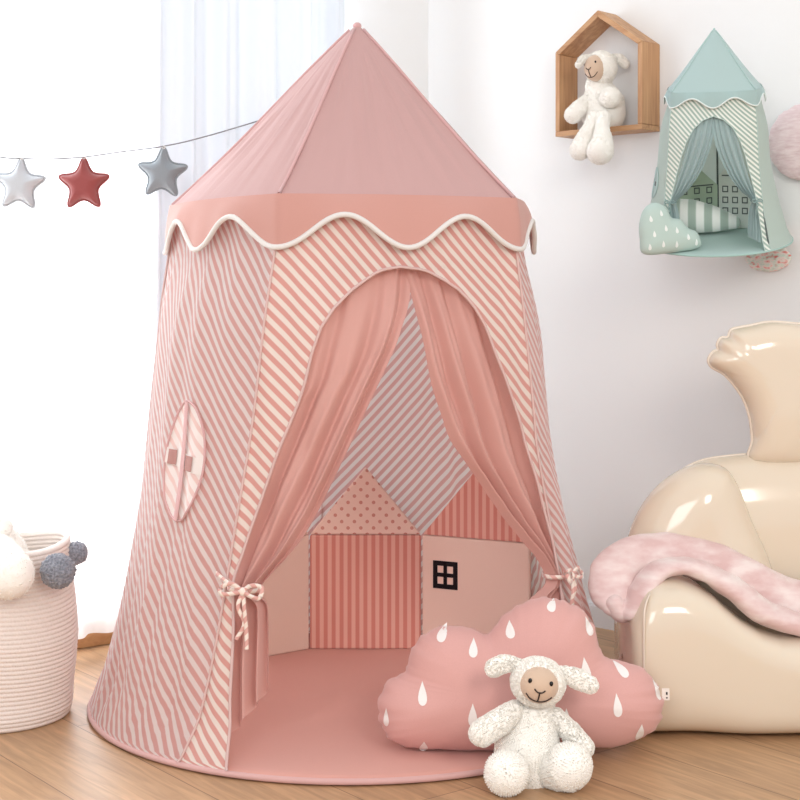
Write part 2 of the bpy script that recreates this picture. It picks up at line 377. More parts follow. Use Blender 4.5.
def build_tent(T, pal, name, label, cfg):
    root = thing(name, label, 'play tent')
    ns = len(T.st)
    zt, zb = 1.023, .958
    # roof ------------------------------------------------------------
    bm = bmesh.new(); rows = []; NA = 220; NZ = 30
    ths = [360*j/NA for j in range(NA)]
    for i in range(NZ+1):
        f = i/NZ; r = []
        for th in ths:
            th = th-100
            rr = rad0(th, zt)*T.poly(th, 1.0, .62)*1.0
            fz = f
            q = rr*(1-fz)*(1-.05*sin(pi*fz))+.006*fz
            a = R(th); wr = (.010*noise.noise(V((a*11+f*1.5, f*1.6, 1.7+T.seed)))+.007*noise.noise(V((a*27, f*1.2, 4.7))))*(.25+.75*sin(pi*min(1, f*1.05))) if T.wr else 0
            q += wr*(1-f); z = zt+(1.397-zt)*fz+.006*sin(pi*f)
            r.append(V((q*sin(a), -q*cos(a), z)))
        rows.append(r)
    vr = grid(bm, rows, True); bm.faces.new(vr[-1])
    roof = link('roof', bm, pal['solid'], root)
    for k in range(ns):
        bm = bmesh.new(); pts = []
        for i in range(13):
            f = .01+.97*i/12; th = T.seam(k, 1.0); rr = rad0(th, zt)*1.02*(1-f)*(1-.05*sin(pi*f))+.006*f+.0025
            pts.append(V((rr*sin(R(th)), -rr*cos(R(th)), zt+(1.397-zt)*f+.006*sin(pi*f))))
        tube(bm, pts, .0032, 6); link('roof_seam', bm, pal['seam'], roof)
    bm = bmesh.new(); ellipsoid(bm, V((0, 0, 1.398)), (.009, .009, .008), seg=16); link('roof_tip', bm, pal['seam'], root)
    # scalloped band -----------------------------------------------------
    def scz(th):
        for i in range(-ns, 2*ns):
            a, b = T.seam(i, 1.0), T.seam(i+1, 1.0)
            if a <= th < b: return .957-.030*cos(2*pi*2*(th-a)/(b-a))
        return .957
    bm = bmesh.new(); rows = []; NB = 300
    for i in range(10):
        f = i/9; r = []
        for j in range(NB):
            th = -100+360*j/NB; z1 = scz(th); z = zt+.003+(z1-zt-.003)*f
            rr = rad0(th, zt)*T.poly(th, 1.0, .62+(.45-.62)*f)+.004+.008*f+.003*sin(pi*f)+.004*f*noise.noise(V((R(th)*9, T.seed, .5)))
            r.append(V((rr*sin(R(th)), -rr*cos(R(th)), z)))
        rows.append(r)
    edge = [v.copy() for v in rows[-1]]
    grid(bm, rows, True); val = link('valance', bm, pal['band'], root)
    bm = bmesh.new(); tube(bm, edge, .0052, 8, closed=True); link('piping', bm, pal['piping'], val)
    # walls -------------------------------------------------------------
    zs = [1.02*i/60 for i in range(61)]
    def strip(bm, fa, fb, n, ref):
        rows, uv = [], []
        for z in zs:
            a, b = fa(z), fb(z); r, u = [], []
            for j in range(n+1):
                th = a+(b-a)*j/n; r.append(T.p(th, max(z, .012))); u.append((R(th-ref)*(rad0(th, z)*.65+.17), z*1.02))
            rows.append(r); uv.append(u)
        grid(bm, rows, False, uv)
    fi = cfg['front']
    az, al, ar = cfg['arch']
    apex = al[-1]; ztop = az[-1]
    fl = lambda z: interp(z, az, al); fr = lambda z: interp(z, az, ar)
    bm = bmesh.new(); zs0 = zs
    zs = sorted(set([z for z in zs0]+[ztop, ztop-.004, ztop-.012]))
    ref = (T.seam(fi, .5)+T.seam(fi+1, .5))/2
    strip(bm, lambda z: T.seam(fi, z), fl, 16, ref); strip(bm, fr, lambda z: T.seam(fi+1, z), 16, ref)
    bmesh.ops.remove_doubles(bm, verts=bm.verts, dist=1e-5)
    fp = link('front_panel', bm, pal['stripe'], root)
    bm = bmesh.new()
    pts = [T.p(fl(z), max(z, .012), .002) for z in zs if z <= ztop]+[T.p(fr(z), max(z, .012), .002) for z in reversed(zs) if z < ztop]
    tube(bm, pts, .0028, 6); link('opening_hem', bm, pal['hem'], fp)
    zs = zs0
    side = None
    for i in range(ns):
        if i == fi: continue
        bm = bmesh.new(); ref = (T.seam(i, .5)+T.seam(i+1, .5))/2
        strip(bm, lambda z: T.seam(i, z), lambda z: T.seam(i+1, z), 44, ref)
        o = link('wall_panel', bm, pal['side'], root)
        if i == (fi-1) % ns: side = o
    for i in range(ns):
        bm = bmesh.new(); tube(bm, [T.p(T.seam(i, z), max(z, .012), .002) for z in zs if z < .97], .0026, 6); link('wall_seam', bm, pal['hem'], root)
    # floor mat ------------------------------------------------------------
    bm = bmesh.new(); rows = []; NM = 96
    for rr, z in ((.0, .012), (.2, .012), (.4, .0125), (.52, .0125), (.543, .010), (.546, .006), (.543, .001)):
        rows.append([V((max(rr, .001)*sin(2*pi*j/NM)*cfg['mat'], -max(rr, .001)*cos(2*pi*j/NM)*cfg['mat'], z+(.0015*noise.noise(V((rr*9, j*.2, 2))) if .1 < rr < .5 else 0))) for j in range(NM)])
    vr = grid(bm, rows, True); bm.faces.new(vr[-1]); bmesh.ops.recalc_face_normals(bm, faces=bm.faces)
    mat = link('floor_mat', bm, pal['mat'], root)
    bm = bmesh.new(); tube(bm, [V((.545*cfg['mat']*sin(2*pi*j/NM), -.545*cfg['mat']*cos(2*pi*j/NM), .0065)) for j in range(NM)], .0058, 8, closed=True)
    link('mat_binding', bm, pal['binding'], mat)
    # drapes ----------------------------------------------------------------
    for d in cfg['drapes']:
        bm = bmesh.new(); rows = []; O, I = d['outer'], d['inner']; m = len(O)-1; NR = 90; NC = 90; sgn = d['sgn']
        for i in range(NR+1):
            u = i/NR*m; k = min(int(u), m-1); f = u-k
            ip = lambda A, c: catmull1([A[max(k-1, 0)][c], A[k][c], A[k+1][c], A[min(k+2, m)][c]], f)
            to, zo, ti, zi = ip(O, 0), ip(O, 1), ip(I, 0), ip(I, 1)
            tie = math.exp(-((u-d['tie'])/.55)**2); r = []
            for j in range(NC+1):
                c = j/NC; th = to+(ti-to)*c; z = zo+(zi-zo)*c
                ph = c*2*pi*d['pleats']+.8*sin(c*7+d['ph'])
                amp = .013*(.35+.65*min(1, u/4)) if u < d['tie'] else .013
                pl = amp*(sin(ph)+.35*sin(ph*2.1+1+u*.15))
                off = -.016+pl-.006+.012*tie-.010*(1-tie)*smooth(c*1.0)
                r.append(T.p(th, z, off))
            rows.append(r)
        grid(bm, rows); cu = link('curtain', bm, pal['drape'], root)
        # ribbon ring, bow and tails
        bm = bmesh.new(); O_, I_ = d['outer'][d['tie']], d['inner'][d['tie']]
        c0 = T.p((O_[0]+I_[0])/2, (O_[1]+I_[1])/2, -.004); a = T.p(O_[0], O_[1], .0); b = T.p(I_[0], I_[1], .0)
        ex = (b-a); wdt = ex.length/2+.006; ex.normalize(); nrm = V((c0.x, c0.y, 0)).normalized(); dep = .026
        ring = [c0+ex*wdt*cos(2*pi*q/20)+nrm*dep*sin(2*pi*q/20) for q in range(21)]
        ribbon(bm, ring, .008, 40)
        kn = c0+nrm*(dep+.004)+ex*d['kx']; dn = V((0, 0, -1))
        ellipsoid(bm, kn, (.008, .008, .008), seg=12)
        for s in (1, -1):
            lp = [kn, kn+ex*s*.018+nrm*.008+V((0, 0, .014)), kn+ex*s*.038+nrm*.006+V((0, 0, .012 if s > 0 else .004)), kn+ex*s*.034+nrm*.012-V((0, 0, .006)), kn+nrm*.004]
            ribbon(bm, lp, .0075, 24)
            L_ = d['tail']*(1 if s > 0 else .85)
            ribbon(bm, [kn, kn+ex*s*.006+nrm*.007+dn*L_*.3, kn+ex*s*.002+nrm*.004+dn*L_*.65+ex*.006, kn+ex*s*.010+nrm*.006+dn*L_], .007, 24)
        if d.get('anchor'):
            an = T.p(*d['anchor'], .003); ribbon(bm, [kn-ex*.01, (kn*.5+an*.5)+nrm*.006, an], .009, 12)
        link('tie_ribbon', bm, pal['ribbon'], cu)
    # round side window -----------------------------------------------------
    wn = cfg.get('window')
    if wn:
        tc, zc, hw, hh = wn
        rows, uv = [], []
        for i in range(11):
            f = max(i/10, .002); rows.append([T.p(tc+hw*f*sin(2*pi*j/48), zc+hh*f*cos(2*pi*j/48), .004) for j in range(48)])
            uv.append([(-hw/57.3*.45*f*sin(2*pi*j/48)*.9, hh*f*cos(2*pi*j/48)) for j in range(48)])
        bm = bmesh.new(); grid(bm, rows, True, uv); w = link('side_window', bm, pal['winstripe'], root)
        bm = bmesh.new(); tube(bm, [T.p(tc+hw*sin(2*pi*j/64), zc+hh*cos(2*pi*j/64), .005) for j in range(64)], .0024, 8, closed=True); link('window_rim', bm, pal['seam'], w)
        bm = bmesh.new(); rows = []
        for i in range(17):
            f = -1+2*i/16; rows.append([T.p(tc+hw*q, zc+hh*f*.99, .0085+(.0015 if abs(q) < .09 else 0)) for q in (-.12, -.06, 0, .06, .12)])
        grid(bm, rows); link('mullion', bm, pal['seam'], w)
        bm = bmesh.new(); rows = []
        for i in range(17):
            f = -1+2*i/16; rows.append([T.p(tc+hw*f*.98, zc+.015*q-.006*f, .0065) for q in (-1, -.5, 0, .5, 1)])
        grid(bm, rows); link('mullion', bm, pal['winstripe'], w)
        for q in (-.62, .40):
            bm = bmesh.new(); rows = []
            for i in range(5): rows.append([T.p(tc+hw*(q+.22*c), zc+.014*(-1+.5*i)-.006*q, .0080) for c in (-1, -.5, 0, .5, 1)])
            grid(bm, rows); link('opening_shade_patch', bm, pal['dark'], w)  # dark patches painted as the dimmer tent inside
    if cfg.get('poles'):
        for i in range(ns):
            bm = bmesh.new(); tube(bm, [T.p(T.seam(i, z), z, -.012) for z in (.02, .3, .6, .9, 1.0)], .007, 8); link('pole', bm, pal['dark'], root)
    return root
def catmull1(p, t):
    a, b, c, d = p; return .5*((2*b)+(c-a)*t+(2*a-5*b+4*c-d)*t*t+(3*b-a-3*c+d)*t**3)

pal = dict(solid=fabric('pink_canvas', (203, 163, 159), .12, sheen=.2), band=fabric('pink_canvas_band', (208, 156, 145), .1, sheen=.3),
           seam=fabric('pink_seam', (220, 176, 174), .1), piping=fabric('white_cord', (226, 221, 216)),
           stripe=stripes('pink_cream_stripe', (216, 160, 151), (234, 222, 212), .0188, R(45)),
           side=stripes('pink_cream_stripe_side_lit', (226, 182, 176), (244, 238, 234), .0178, R(45), transl=.55),  # paler than the front stripes: window light painted into the colour
           winstripe=stripes('pale_flap_stripe', (238, 206, 198), (246, 236, 230), .022, R(-50), .4),
           hem=fabric('hem_tape', (224, 192, 186), .1), mat=fabric('pink_mat', (220, 162, 149), 0, .9, .2), binding=fabric('pink_mat_binding', (214, 170, 165)),
           drape=fabric('pink_drape', (222, 173, 163), .25), ribbon=stripes('ribbon_stripe', (218, 166, 156), (238, 222, 210), .016, R(40), transl=0), dark=fabric('shaded_mesh', (176, 126, 118)))
T = Tent([-93, -20, 53, 123, 195], [-104, -34, 63, 130, 190], .018, 1.3)
ZA = [0, .121, .223, .327, .408, .489, .579, .648, .684, .732, .781, .821, .855, .883, .889, .892]
AL = [-22.8, -24.9, -25.8, -26.8, -23.9, -20.8, -16.8, -13.2, -11.7, -10.3, -8.0, -4.2, 1.1, 7.7, 11, 14.8]
AR = [57, 58, 59, 59.5, 57, 54.5, 51.6, 48.0, 46.0, 43.1, 40.3, 37.0, 32, 24.2, 20, 14.8]
dl = dict(outer=[(-7.5, .905), (-10.8, .777), (-14.2, .668), (-16.2, .631), (-19.9, .558), (-24.1, .467), (-27.2, .385), (-27.2, .315), (-27.8, .27), (-27.8, .182), (-25.8, .053)],
          inner=[(20.5, .905), (18.6, .832), (14.8, .768), (9.8, .701), (3.2, .614), (-3.2, .525), (-12.3, .4), (-21.3, .312), (-20, .275), (-18.8, .206), (-17.9, .138)],
          tie=7, pleats=3, ph=0, sgn=1, kx=.012, tail=.10, anchor=(-32, .334))
dr = dict(outer=[(45.2, .905), (46.8, .831), (49, .754), (52.9, .681), (56.5, .598), (59.5, .498), (62, .399), (63.5, .300), (66, .233), (66, .159), (65, .09)],
          inner=[(17, .905), (19.8, .832), (22, .767), (24, .699), (27.4, .629), (32.3, .553), (42.6, .456), (56.5, .301), (51.7, .259), (47.5, .194), (45.8, .127)],
          tie=7, pleats=3.4, ph=1, sgn=-1, kx=0, tail=.085)
tent = build_tent(T, pal, 'play_tent', 'large pink play tent with scalloped roof band and striped walls standing on the floor',
                  dict(front=1, arch=(ZA, AL, AR), drapes=[dl, dr], window=(-49, .526, 9.4, .112), mat=1))
tent.location = (-.089, 3.08, .001)

# ------------------------------------------------------------------ folding house panels inside the tent
def uvprism(bm, pts2, o, e, n, th, mat=0):
    """extruded outline (x along e, z up) of thickness th along n, uv in metres"""
    lay = bm.loops.layers.uv.verify()
    a = [bm.verts.new(o+e*x+V((0, 0, z))) for x, z in pts2]; b = [bm.verts.new(o+e*x+V((0, 0, z))+n*th) for x, z in pts2]
    k = len(pts2); fs = []
    f = bm.faces.new(a); fs.append((f, [i for i in range(k)])); f2 = bm.faces.new(list(reversed(b))); fs.append((f2, list(reversed(range(k)))))
    for i in range(k):
        j = (i+1) % k; f = bm.faces.new([a[j], a[i], b[i], b[j]]); fs.append((f, [j, i, i, j]))
    for f, idx in fs:
        f.material_index = mat
        for l, q in zip(f.loops, idx): l[lay].uv = pts2[q]
    bmesh.ops.recalc_face_normals(bm, faces=bm.faces)
def soften(o, w=.004):
    b = o.modifiers.new('bevel', 'BEVEL'); b.width = w; b.segments = 2; b.limit_method = 'ANGLE'
m_plain = fabric('pale_pink_cotton', (246, 222, 208)); m_vert = stripes('vertical_pink_stripe', (234, 186, 172), (216, 144, 132), .0185, 0, .5, 0)
m_dots = dots('polka_dot_pink', (244, 219, 206), (214, 158, 144), .021, .2)
hb = thing('folding_house_backdrop', 'folding screen of soft pink house panels with pointed gables standing inside the pink tent', 'backdrop', (-.08, 3.45, .0135))
HW, EZ, GZ = .259, .280, .438
pa = [V((-.210, 3.445, 0)), V((.049, 3.445, 0))]
specs = [(V((-.211, 3.445, 0)), V((-.78, -.626, 0)), m_plain, m_plain, False, -1), (pa[0], V((1, 0, 0)), m_vert, m_dots, False, 1),
         (V((.051, 3.445, 0)), V((.895, -.447, 0)), m_plain, m_vert, True, 1)]
z0 = .0145
for o_, e_, mp_, mg_, wn_, sg in specs:
    e_ = e_.normalized(); n_ = V((-e_.y, e_.x, 0))
    if n_.y < 0: n_ = -n_
    loc = o_-V(hb.location); loc.z = 0.0005; W_ = .20 if sg < 0 else (.268 if wn_ else HW)
    bm = bmesh.new(); uvprism(bm, [(0, 0), (W_, 0), (W_, EZ-z0), (0, EZ-z0)], loc, e_, n_, .014); p_ = link('house_panel', bm, mp_, hb, False); soften(p_)
    bm = bmesh.new(); uvprism(bm, [(0, EZ-z0+.001), (W_, EZ-z0+.001), (W_/2, GZ-z0)], loc, e_, n_, .013); g_ = link('gable', bm, mg_, hb, False); soften(g_)
    if wn_:
        bm = bmesh.new(); wx, wz, s_ = .012, .177-z0, .046
        wx = .029; wz = .160-z0
        for x0, x1, a0, a1 in ((0, .011, 0, .064), (.051, .062, 0, .064), (.0265, .0355, 0, .064), (.011, .051, 0, .011), (.011, .051, .0275, .0365), (.011, .051, .053, .064)):
            uvprism(bm, [(wx+x0, wz+a0), (wx+x1, wz+a0), (wx+x1, wz+a1), (wx+x0, wz+a1)], loc-n_*.0012, e_, n_, .0014)
        link('window_print', bm, M['print_black'], p_, False)

# ------------------------------------------------------------------ stuffed outlines: cushions, stars
def edge_dist(p, poly):
    best = 9
    for i in range(len(poly)):
        a, b = poly[i], poly[(i+1) % len(poly)]; ab = b-a; t = max(0, min(1, (p-a).dot(ab)/max(ab.length_squared, 1e-12)))
        best = min(best, (p-(a+ab*t)).length)
    return best
def closed_spline(pts, n):
    k = len(pts); out = []
    for i in range(k):
        for q in range(n):
            t = q/n; a, b, c, d = pts[i-1], pts[i], pts[(i+1) % k], pts[(i+2) % k]
            out.append(.5*((2*b)+(c-a)*t+(2*a-5*b+4*c-d)*t*t+(3*b-a-3*c+d)*t**3))
    return out
class Puff:
    """a stuffed shape cut from two flat outlines (x, z) sewn at the rim; y is the thickness"""
    def __init__(s, pts, centre, T, w, n=6, power=.5, rim=0, fl=0):
        s.fl = fl; s.c = V(centre); s.poly = closed_spline([V(p) for p in pts], n); s.poly = [s.c+(q-s.c)*(1+rim*noise.noise(V((j*.55, 2.2, 0)))) for j, q in enumerate(s.poly)]; s.T, s.w, s.pw = T, w, power
    def h(s, p, ruf=0):
        d = max(0, edge_dist(p, s.poly)-s.fl); q = min(1, d/s.w); return s.T*(1-(1-q)**2)**s.pw
    def mesh(s, bm, rings=16, ruffle=.0, front=1, back=1, mat=0, rs=70):
        N = len(s.poly); fr, bk = [], []
        for i in range(rings+1):
            f = 1-(1-i/rings)**1.6 if i else .003
            f = min(f, 1); a, b = [], []
            for j, q in enumerate(s.poly):
                p = s.c+(q-s.c)*f; h = s.h(p) if i < rings else 0
                if ruffle and i < rings: h *= 1+ruffle*noise.noise(V((j*rs/N, f*1.5, .3)))*f**7
                a.append(V((p.x, -h*front, p.y))); b.append(V((p.x, h*back, p.y)))
            fr.append(a); bk.append(b)
        grid(bm, fr+list(reversed(bk))[1:], True, mat=mat)
        bmesh.ops.remove_doubles(bm, verts=bm.verts, dist=1e-5); bmesh.ops.recalc_face_normals(bm, faces=bm.faces)
        for _ in range(0 if s.fl else 3): bmesh.ops.smooth_vert(bm, verts=[v for v in bm.verts if abs(v.co.y) > 1e-5], factor=.5, use_axis_x=False, use_axis_z=False, use_axis_y=True)
        s.bvh = BVHTree.FromBMesh(bm)
    def decal(s, bm, outline, centre, mat, lift=.0009):
        rows = []
        for f in (.02, .2, .4, .6, .8, 1):
            rows.append([None]*len(outline))
            for j, (x, z) in enumerate(outline):
                p = V((centre[0]+x*f, centre[1]+z*f)); q = s.bvh.ray_cast(V((p.x, -1, p.y)), V((0, 1, 0)))[0]; rows[-1][j] = V((p.x, (q.y if q else 0)-lift, p.y))
        grid(bm, rows, True, mat=mat)
def drop_outline(w, h, tilt=0):
    o = []
    for k in range(20):
        a = 2*pi*k/20; x = w*sin(a)*((1-cos(a))/2)**.75*1.25; z = h*cos(a)
        o.append((x*cos(tilt)+z*sin(tilt), z*cos(tilt)-x*sin(tilt)))
    return o
CY = 2.69
K = CY/1480
cl_px = [(396, 745), (383, 730), (378, 706), (386, 684), (404, 674), (409, 656), (422, 636), (446, 626), (470, 628), (489, 634), (501, 620), (518, 606), (540, 598), (562, 599), (583, 609), (596, 627),
         (604, 655), (624, 663), (646, 671), (659, 687), (664, 706), (660, 726), (640, 742), (604, 751), (540, 753), (470, 753), (420, 751)]
cx0, cz0 = 521, 752
cp = [((x-cx0)*K, (cz0-z)*K) for x, z in cl_px]
cloud = Puff(cp, (0, 52*K), .074, .105, rim=.03)
bm = bmesh.new(); cloud.mesh(bm, 18, .16, rs=120)
for x, z, w_, h_, tl in ((208, 227, 5, 10, .5), (281, 263, 5, 9.5, .1), (373, 218, 5, 9, 0), (481, 158, 5, 7, .6), (571, 212, 4.5, 10, -.25), (154, 375, 5, 12, 0), (276, 427, 5, 12, 0), (556, 318, 6, 13, -.1),
                         (648, 320, 5, 10, -.7), (631, 405, 5, 12, -.05), (693, 480, 5, 10, .05), (741, 375, 4, 11, -.3), (158, 516, 5, 7, 0), (505, 438, 5, 11, 0), (65, 440, 3, 10, 0)):
    X_, Z_ = (x/2.5+360-cx0)*K, (cz0-(z/2.5+540))*K
    cloud.decal(bm, drop_outline(w_*K, h_*K, tl), (X_, Z_), 1)
cc = tag(link('cloud_cushion', bm, [fabric('dusty_pink_cotton', (219, 167, 160), 0, .85, .25, 500, .12), fabric('white_print', (246, 240, 236))]),
         'pink cloud shaped cushion with white raindrops resting at the tent opening', 'cushion')
cc.location = at(cx0, cz0, CY); cc.location.z = .016; cc.rotation_euler = (R(-7), 0, R(1)); cc.scale = (1, 1, .96)
bm = bmesh.new(); box(bm, V(((667-cx0)*K, -.004, (cz0-697)*K)), (.014, .0016, .022), bev=.0004)
box(bm, V(((668-cx0)*K, -.0052, (cz0-696)*K)), (.0028, .0008, .005), mat=1)
box(bm, V(((668-cx0)*K, -.0052, (cz0-700.5)*K)), (.0028, .0008, .0022), mat=1)
link('care_tag', bm, [fabric('tag_white', (238, 226, 216)), M['print_black']], cc, False)['label'] = 'small white sewn tag with a dark mark'

def fur(o, n, length, rad_=.0004):
    md = o.modifiers.new('fur', 'PARTICLE_SYSTEM'); ps = o.particle_systems[-1]; st = ps.settings
    st.type = 'HAIR'; st.count = n; st.hair_length = length; st.hair_step = 3; st.render_step = 3; st.use_advanced_hair = True
    st.child_type = 'SIMPLE'; st.rendered_child_count = 14; st.child_percent = 1; st.child_radius = length*.7; st.roughness_2 = .05*length; st.roughness_endpoint = .1*length
    st.normal_factor = length*.25; st.brownian_factor = length*.02; st.emit_from = 'FACE'; st.use_emit_random = True; st.use_even_distribution = True; st.root_radius = rad_*1000; st.tip_radius = rad_*400; st.radius_scale = .001
# ------------------------------------------------------------------ plush sheep
def sheep(label, d, base):
    root = thing('plush_sheep', label, 'plush toy', base)
    off = V(base)
    def part(name, fn, mat, parent=root, amp=.0012):
        bm = bmesh.new(); fn(bm)
        bmesh.ops.recalc_face_normals(bm, faces=bm.faces)
        for v in bm.verts: v.co -= off
        if amp: fluff(bm, amp*d['s'], 95/d['s'])
        o = link(name, bm, mat, parent)
        if amp: fur(o, {'body': 4600, 'head': 2600, 'ear': 900}.get(name, 2000), .0019*d['s'])
        return o
    F = M['fleece']
    part('body', lambda b: blob(b, d['body'], d['body_r'], 36, 26, flat=d.get('body_flat', (1, 1))), F)
    hq = Euler(d['head_rot']).to_matrix(); hc = V(d['head']); hr = d['head_r']
    hd = part('head', lambda b: ellipsoid(b, hc, hr, hq, 40), F)
    fo = hc+hq@V((0, -hr[1]*d.get('fout', .34), hr[2]*d.get('fup', .10))); frx = (hr[0]*d['fw'], hr[1]*.80, hr[2]*d['fh'])
    face = part('face', lambda b: ellipsoid(b, fo, frx, hq, 36), M['face'], hd, 0)
    def fpt(x, z, lift=.001):
        y = -sqrt(max(0, 1-(x/frx[0])**2-(z/frx[2])**2))*frx[1]; return fo+hq@V((x, y-lift*d['s'], z))
    s = d['s']
    for sx in (-1, 1):
        part('eye', lambda b: ellipsoid(b, fpt(sx*frx[0]*d.get('ex', .52), frx[2]*.42), (.0035*s, .0028*s, .0044*s), hq, 14), M['black'], face, 0)
    w, h = frx[0], frx[2]
    def mouth(b):
        tube(b, [fpt(-w*.27, h*.10), fpt(-w*.12, -h*.04), fpt(0, -h*.06), fpt(w*.14, -h*.04), fpt(w*.27, h*.08)], .0013*s, 6, n=12)
        tube(b, [fpt(0, -h*.06), fpt(0, -h*.3), fpt(-w*.02, -h*.66)], .0013*s, 6, n=10)
        tube(b, [fpt(-w*.62, -h*.30), fpt(-w*.4, -h*.54), fpt(-w*.02, -h*.66), fpt(w*.36, -h*.58), fpt(w*.66, -h*.34)], .0013*s, 6, n=18)
    part('mouth', mouth, M['thread'], face, 0)
    for e in d['ears']: part('ear', lambda b: blob(b, e[0], e[1], 24, 16, flat=(.62, 1)), F, hd)
    for a in d['arms']: part('arm', lambda b: blob(b, a[0], a[1]), F)
    for a in d['legs']: part('leg', lambda b: blob(b, a[0], a[1]), F)
    return root
k = 2.55/1480
A = at
sheep('white plush sheep with a beige face seated against the pink cloud cushion on the floor', dict(s=1,
    body=[A(527, 768, 2.565)+V((0, 0, .004)), A(528, 745, 2.568), A(533, 718, 2.575), A(536, 704, 2.58)], body_r=[.056, .057, .043, .032], body_flat=(1, .86),
    head=A(538, 682, 2.555), head_r=(.0475, .044, .0425), head_rot=(R(6), R(8), R(-2)), fw=.73, fh=.75, fout=.46,
    ears=[([A(517, 665, 2.56), A(505, 664, 2.555), A(494, 668, 2.55)], [.011, .0155, .0155]), ([A(561, 673, 2.56), A(578, 679, 2.555), A(590, 685, 2.55)], [.012, .018, .0145])],
    arms=[([A(514, 712, 2.56), A(499, 722, 2.535), A(482, 733, 2.52)], [.019, .022, .022]), ([A(556, 717, 2.57), A(571, 733, 2.56), A(584, 748, 2.55)], [.015, .018, .017])],
    legs=[([A(510, 772, 2.555), A(507, 773, 2.52), A(506.5, 773, 2.492)], [.026, .030, .0375]), ([A(548, 772, 2.555), A(557, 770, 2.53), A(566, 767.5, 2.515), A(569, 766, 2.51)], [.027, .034, .040, .039])]),
    (A(530, 790, 2.55).x, 2.55, .002))

# ------------------------------------------------------------------ house shaped wall shelf and its sheep
sh = thing('house_wall_shelf', 'oak house shaped wall shelf holding a plush sheep on the white wall', 'shelf', wallpt(R0, Re, Rn, .028, 0, 1.237), (0, 0, R(-43)))
SW, SD, EH, AH, th_ = .130, .078, .212, .303, .013     # half width, depth, eave height, apex height, board
def board(name, pts, mat):
    bm = bmesh.new(); uvprism(bm, pts, V((0, -SD, 0)), V((1, 0, 0)), V((0, 1, 0)), SD-.0005); o = link(name, bm, mat, sh, False); soften(o, .0012)
board('bottom_board', [(-SW, 0), (SW, 0), (SW, th_), (-SW, th_)], M['oak_x'])
for s in (-1, 1):
    board('side_board', [(s*SW, th_+.0004), (s*(SW-th_), th_+.0004), (s*(SW-th_), EH-.006), (s*SW, EH)][::s], M['oak'])
    board('roof_board', [(s*SW, EH+.0006), (s*(SW-th_), EH-.0054), (0.0003*s, AH-.017), (0.0003*s, AH)][::s], M['oak_x'])
B_ = lambda x, y, dep: A(x, y, 3.662+dep)
sheep('white plush sheep with dangling legs sitting in the oak wall shelf', dict(s=.72,
    body=[A(603, 112, 3.655), A(602, 101, 3.66), A(599, 87, 3.66)], body_r=[.055, .054, .034], body_flat=(1, .85),
    head=A(601, 68, 3.645), head_r=(.040, .039, .042), head_rot=(R(8), R(-4), R(-44)), fw=.70, fh=.78, fout=.55, ex=.6, fup=0,
    ears=[([A(590, 58, 3.635), A(583, 60, 3.625), A(578, 65, 3.615)], [.009, .011, .008]), ([A(610, 58, 3.66), A(619, 59, 3.65), A(625, 64, 3.645)], [.009, .013, .011])],
    arms=[([A(589, 100, 3.66), A(579, 109, 3.635), A(573, 115, 3.63)], [.017, .021, .021]), ([A(608, 95, 3.64), A(610, 97, 3.61), A(610, 97.5, 3.60)], [.019, .024, .026])],
    legs=[([A(594, 118, 3.61), A(590, 127, 3.595), A(583, 141, 3.583), A(580, 150, 3.575)], [.018, .016, .021, .025]), ([A(603, 118, 3.60), A(602, 128, 3.572), A(602, 142, 3.56), A(600, 151, 3.55)], [.020, .017, .027, .033])]),
    (A(602, 123, 3.65).x, 3.65, A(602, 123, 3.65).z))

# ------------------------------------------------------------------ star garland
def star_outline(ro, ri):
    o = []
    for k_ in range(5):
        a = 2*pi*k_/5
        for da, r in ((-.10, ro*.97), (.10, ro*.97)): o.append((r*sin(a+da), r*cos(a+da)))
        o.append((ri*sin(a+pi/5), ri*cos(a+pi/5)))
    return o
gY = lambda px: interp(px, [-60, 21, 84, 162, 345], [3.15, 3.25, 3.33, 3.43, 3.955])
gp = [(-60, 146), (0, 157), (21, 158.5), (50, 159), (84, 157), (120, 152), (162, 146.5), (200, 138), (258, 121), (345, 94)]
bm = bmesh.new(); tube(bm, [A(x, y, gY(x)) for x, y in gp], .0018, 6, n=80)
tag(link('garland_string', bm, fabric('grey_twine', (150, 150, 152))), 'thin pale grey string holding stuffed stars in front of the curtain', 'string')
for px, py, r_, c_, rot_, lab, hang in ((20, 185, .060, (198, 202, 207), .06, 'white stuffed felt star hanging on the garland string', 158.6), (84, 184.5, .061, (152, 80, 78), 0, 'dusty red stuffed felt star hanging on the garland string', 157),
                              (162.5, 173.5, .061, (140, 147, 152), .05, 'grey stuffed felt star hanging on the garland string', 146.4)):
    Y = gY(px); p = Puff(star_outline(r_, r_*.60), (0, 0), .021, .020, 5, fl=.005); bm = bmesh.new(); p.mesh(bm, 22, .2, rs=60)
    rim = [V((q.x*.80, -p.h(q*.80)-.0002, q.y*.80)) for q in p.poly]
    o = tag(link('felt_star', bm, fabric('felt_%d' % c_[0], c_, 0, 1, .3, 500, .3)), lab, 'star', 'felt stars on the garland'); o.location = A(px, py, Y); o.rotation_euler = (0, rot_, R(-6))
    bm = bmesh.new(); hz = A(px, hang, Y).z-o.location.z
    tube(bm, [V((0, 0, r_*.9)), V((.003, 0, hz-.001)), V((0, 0, hz+.001)), V((-.003, 0, hz-.001)), V((0, 0, r_*.9))], .0011, 6, n=16); link('hanging_loop', bm, pal['piping'], o)

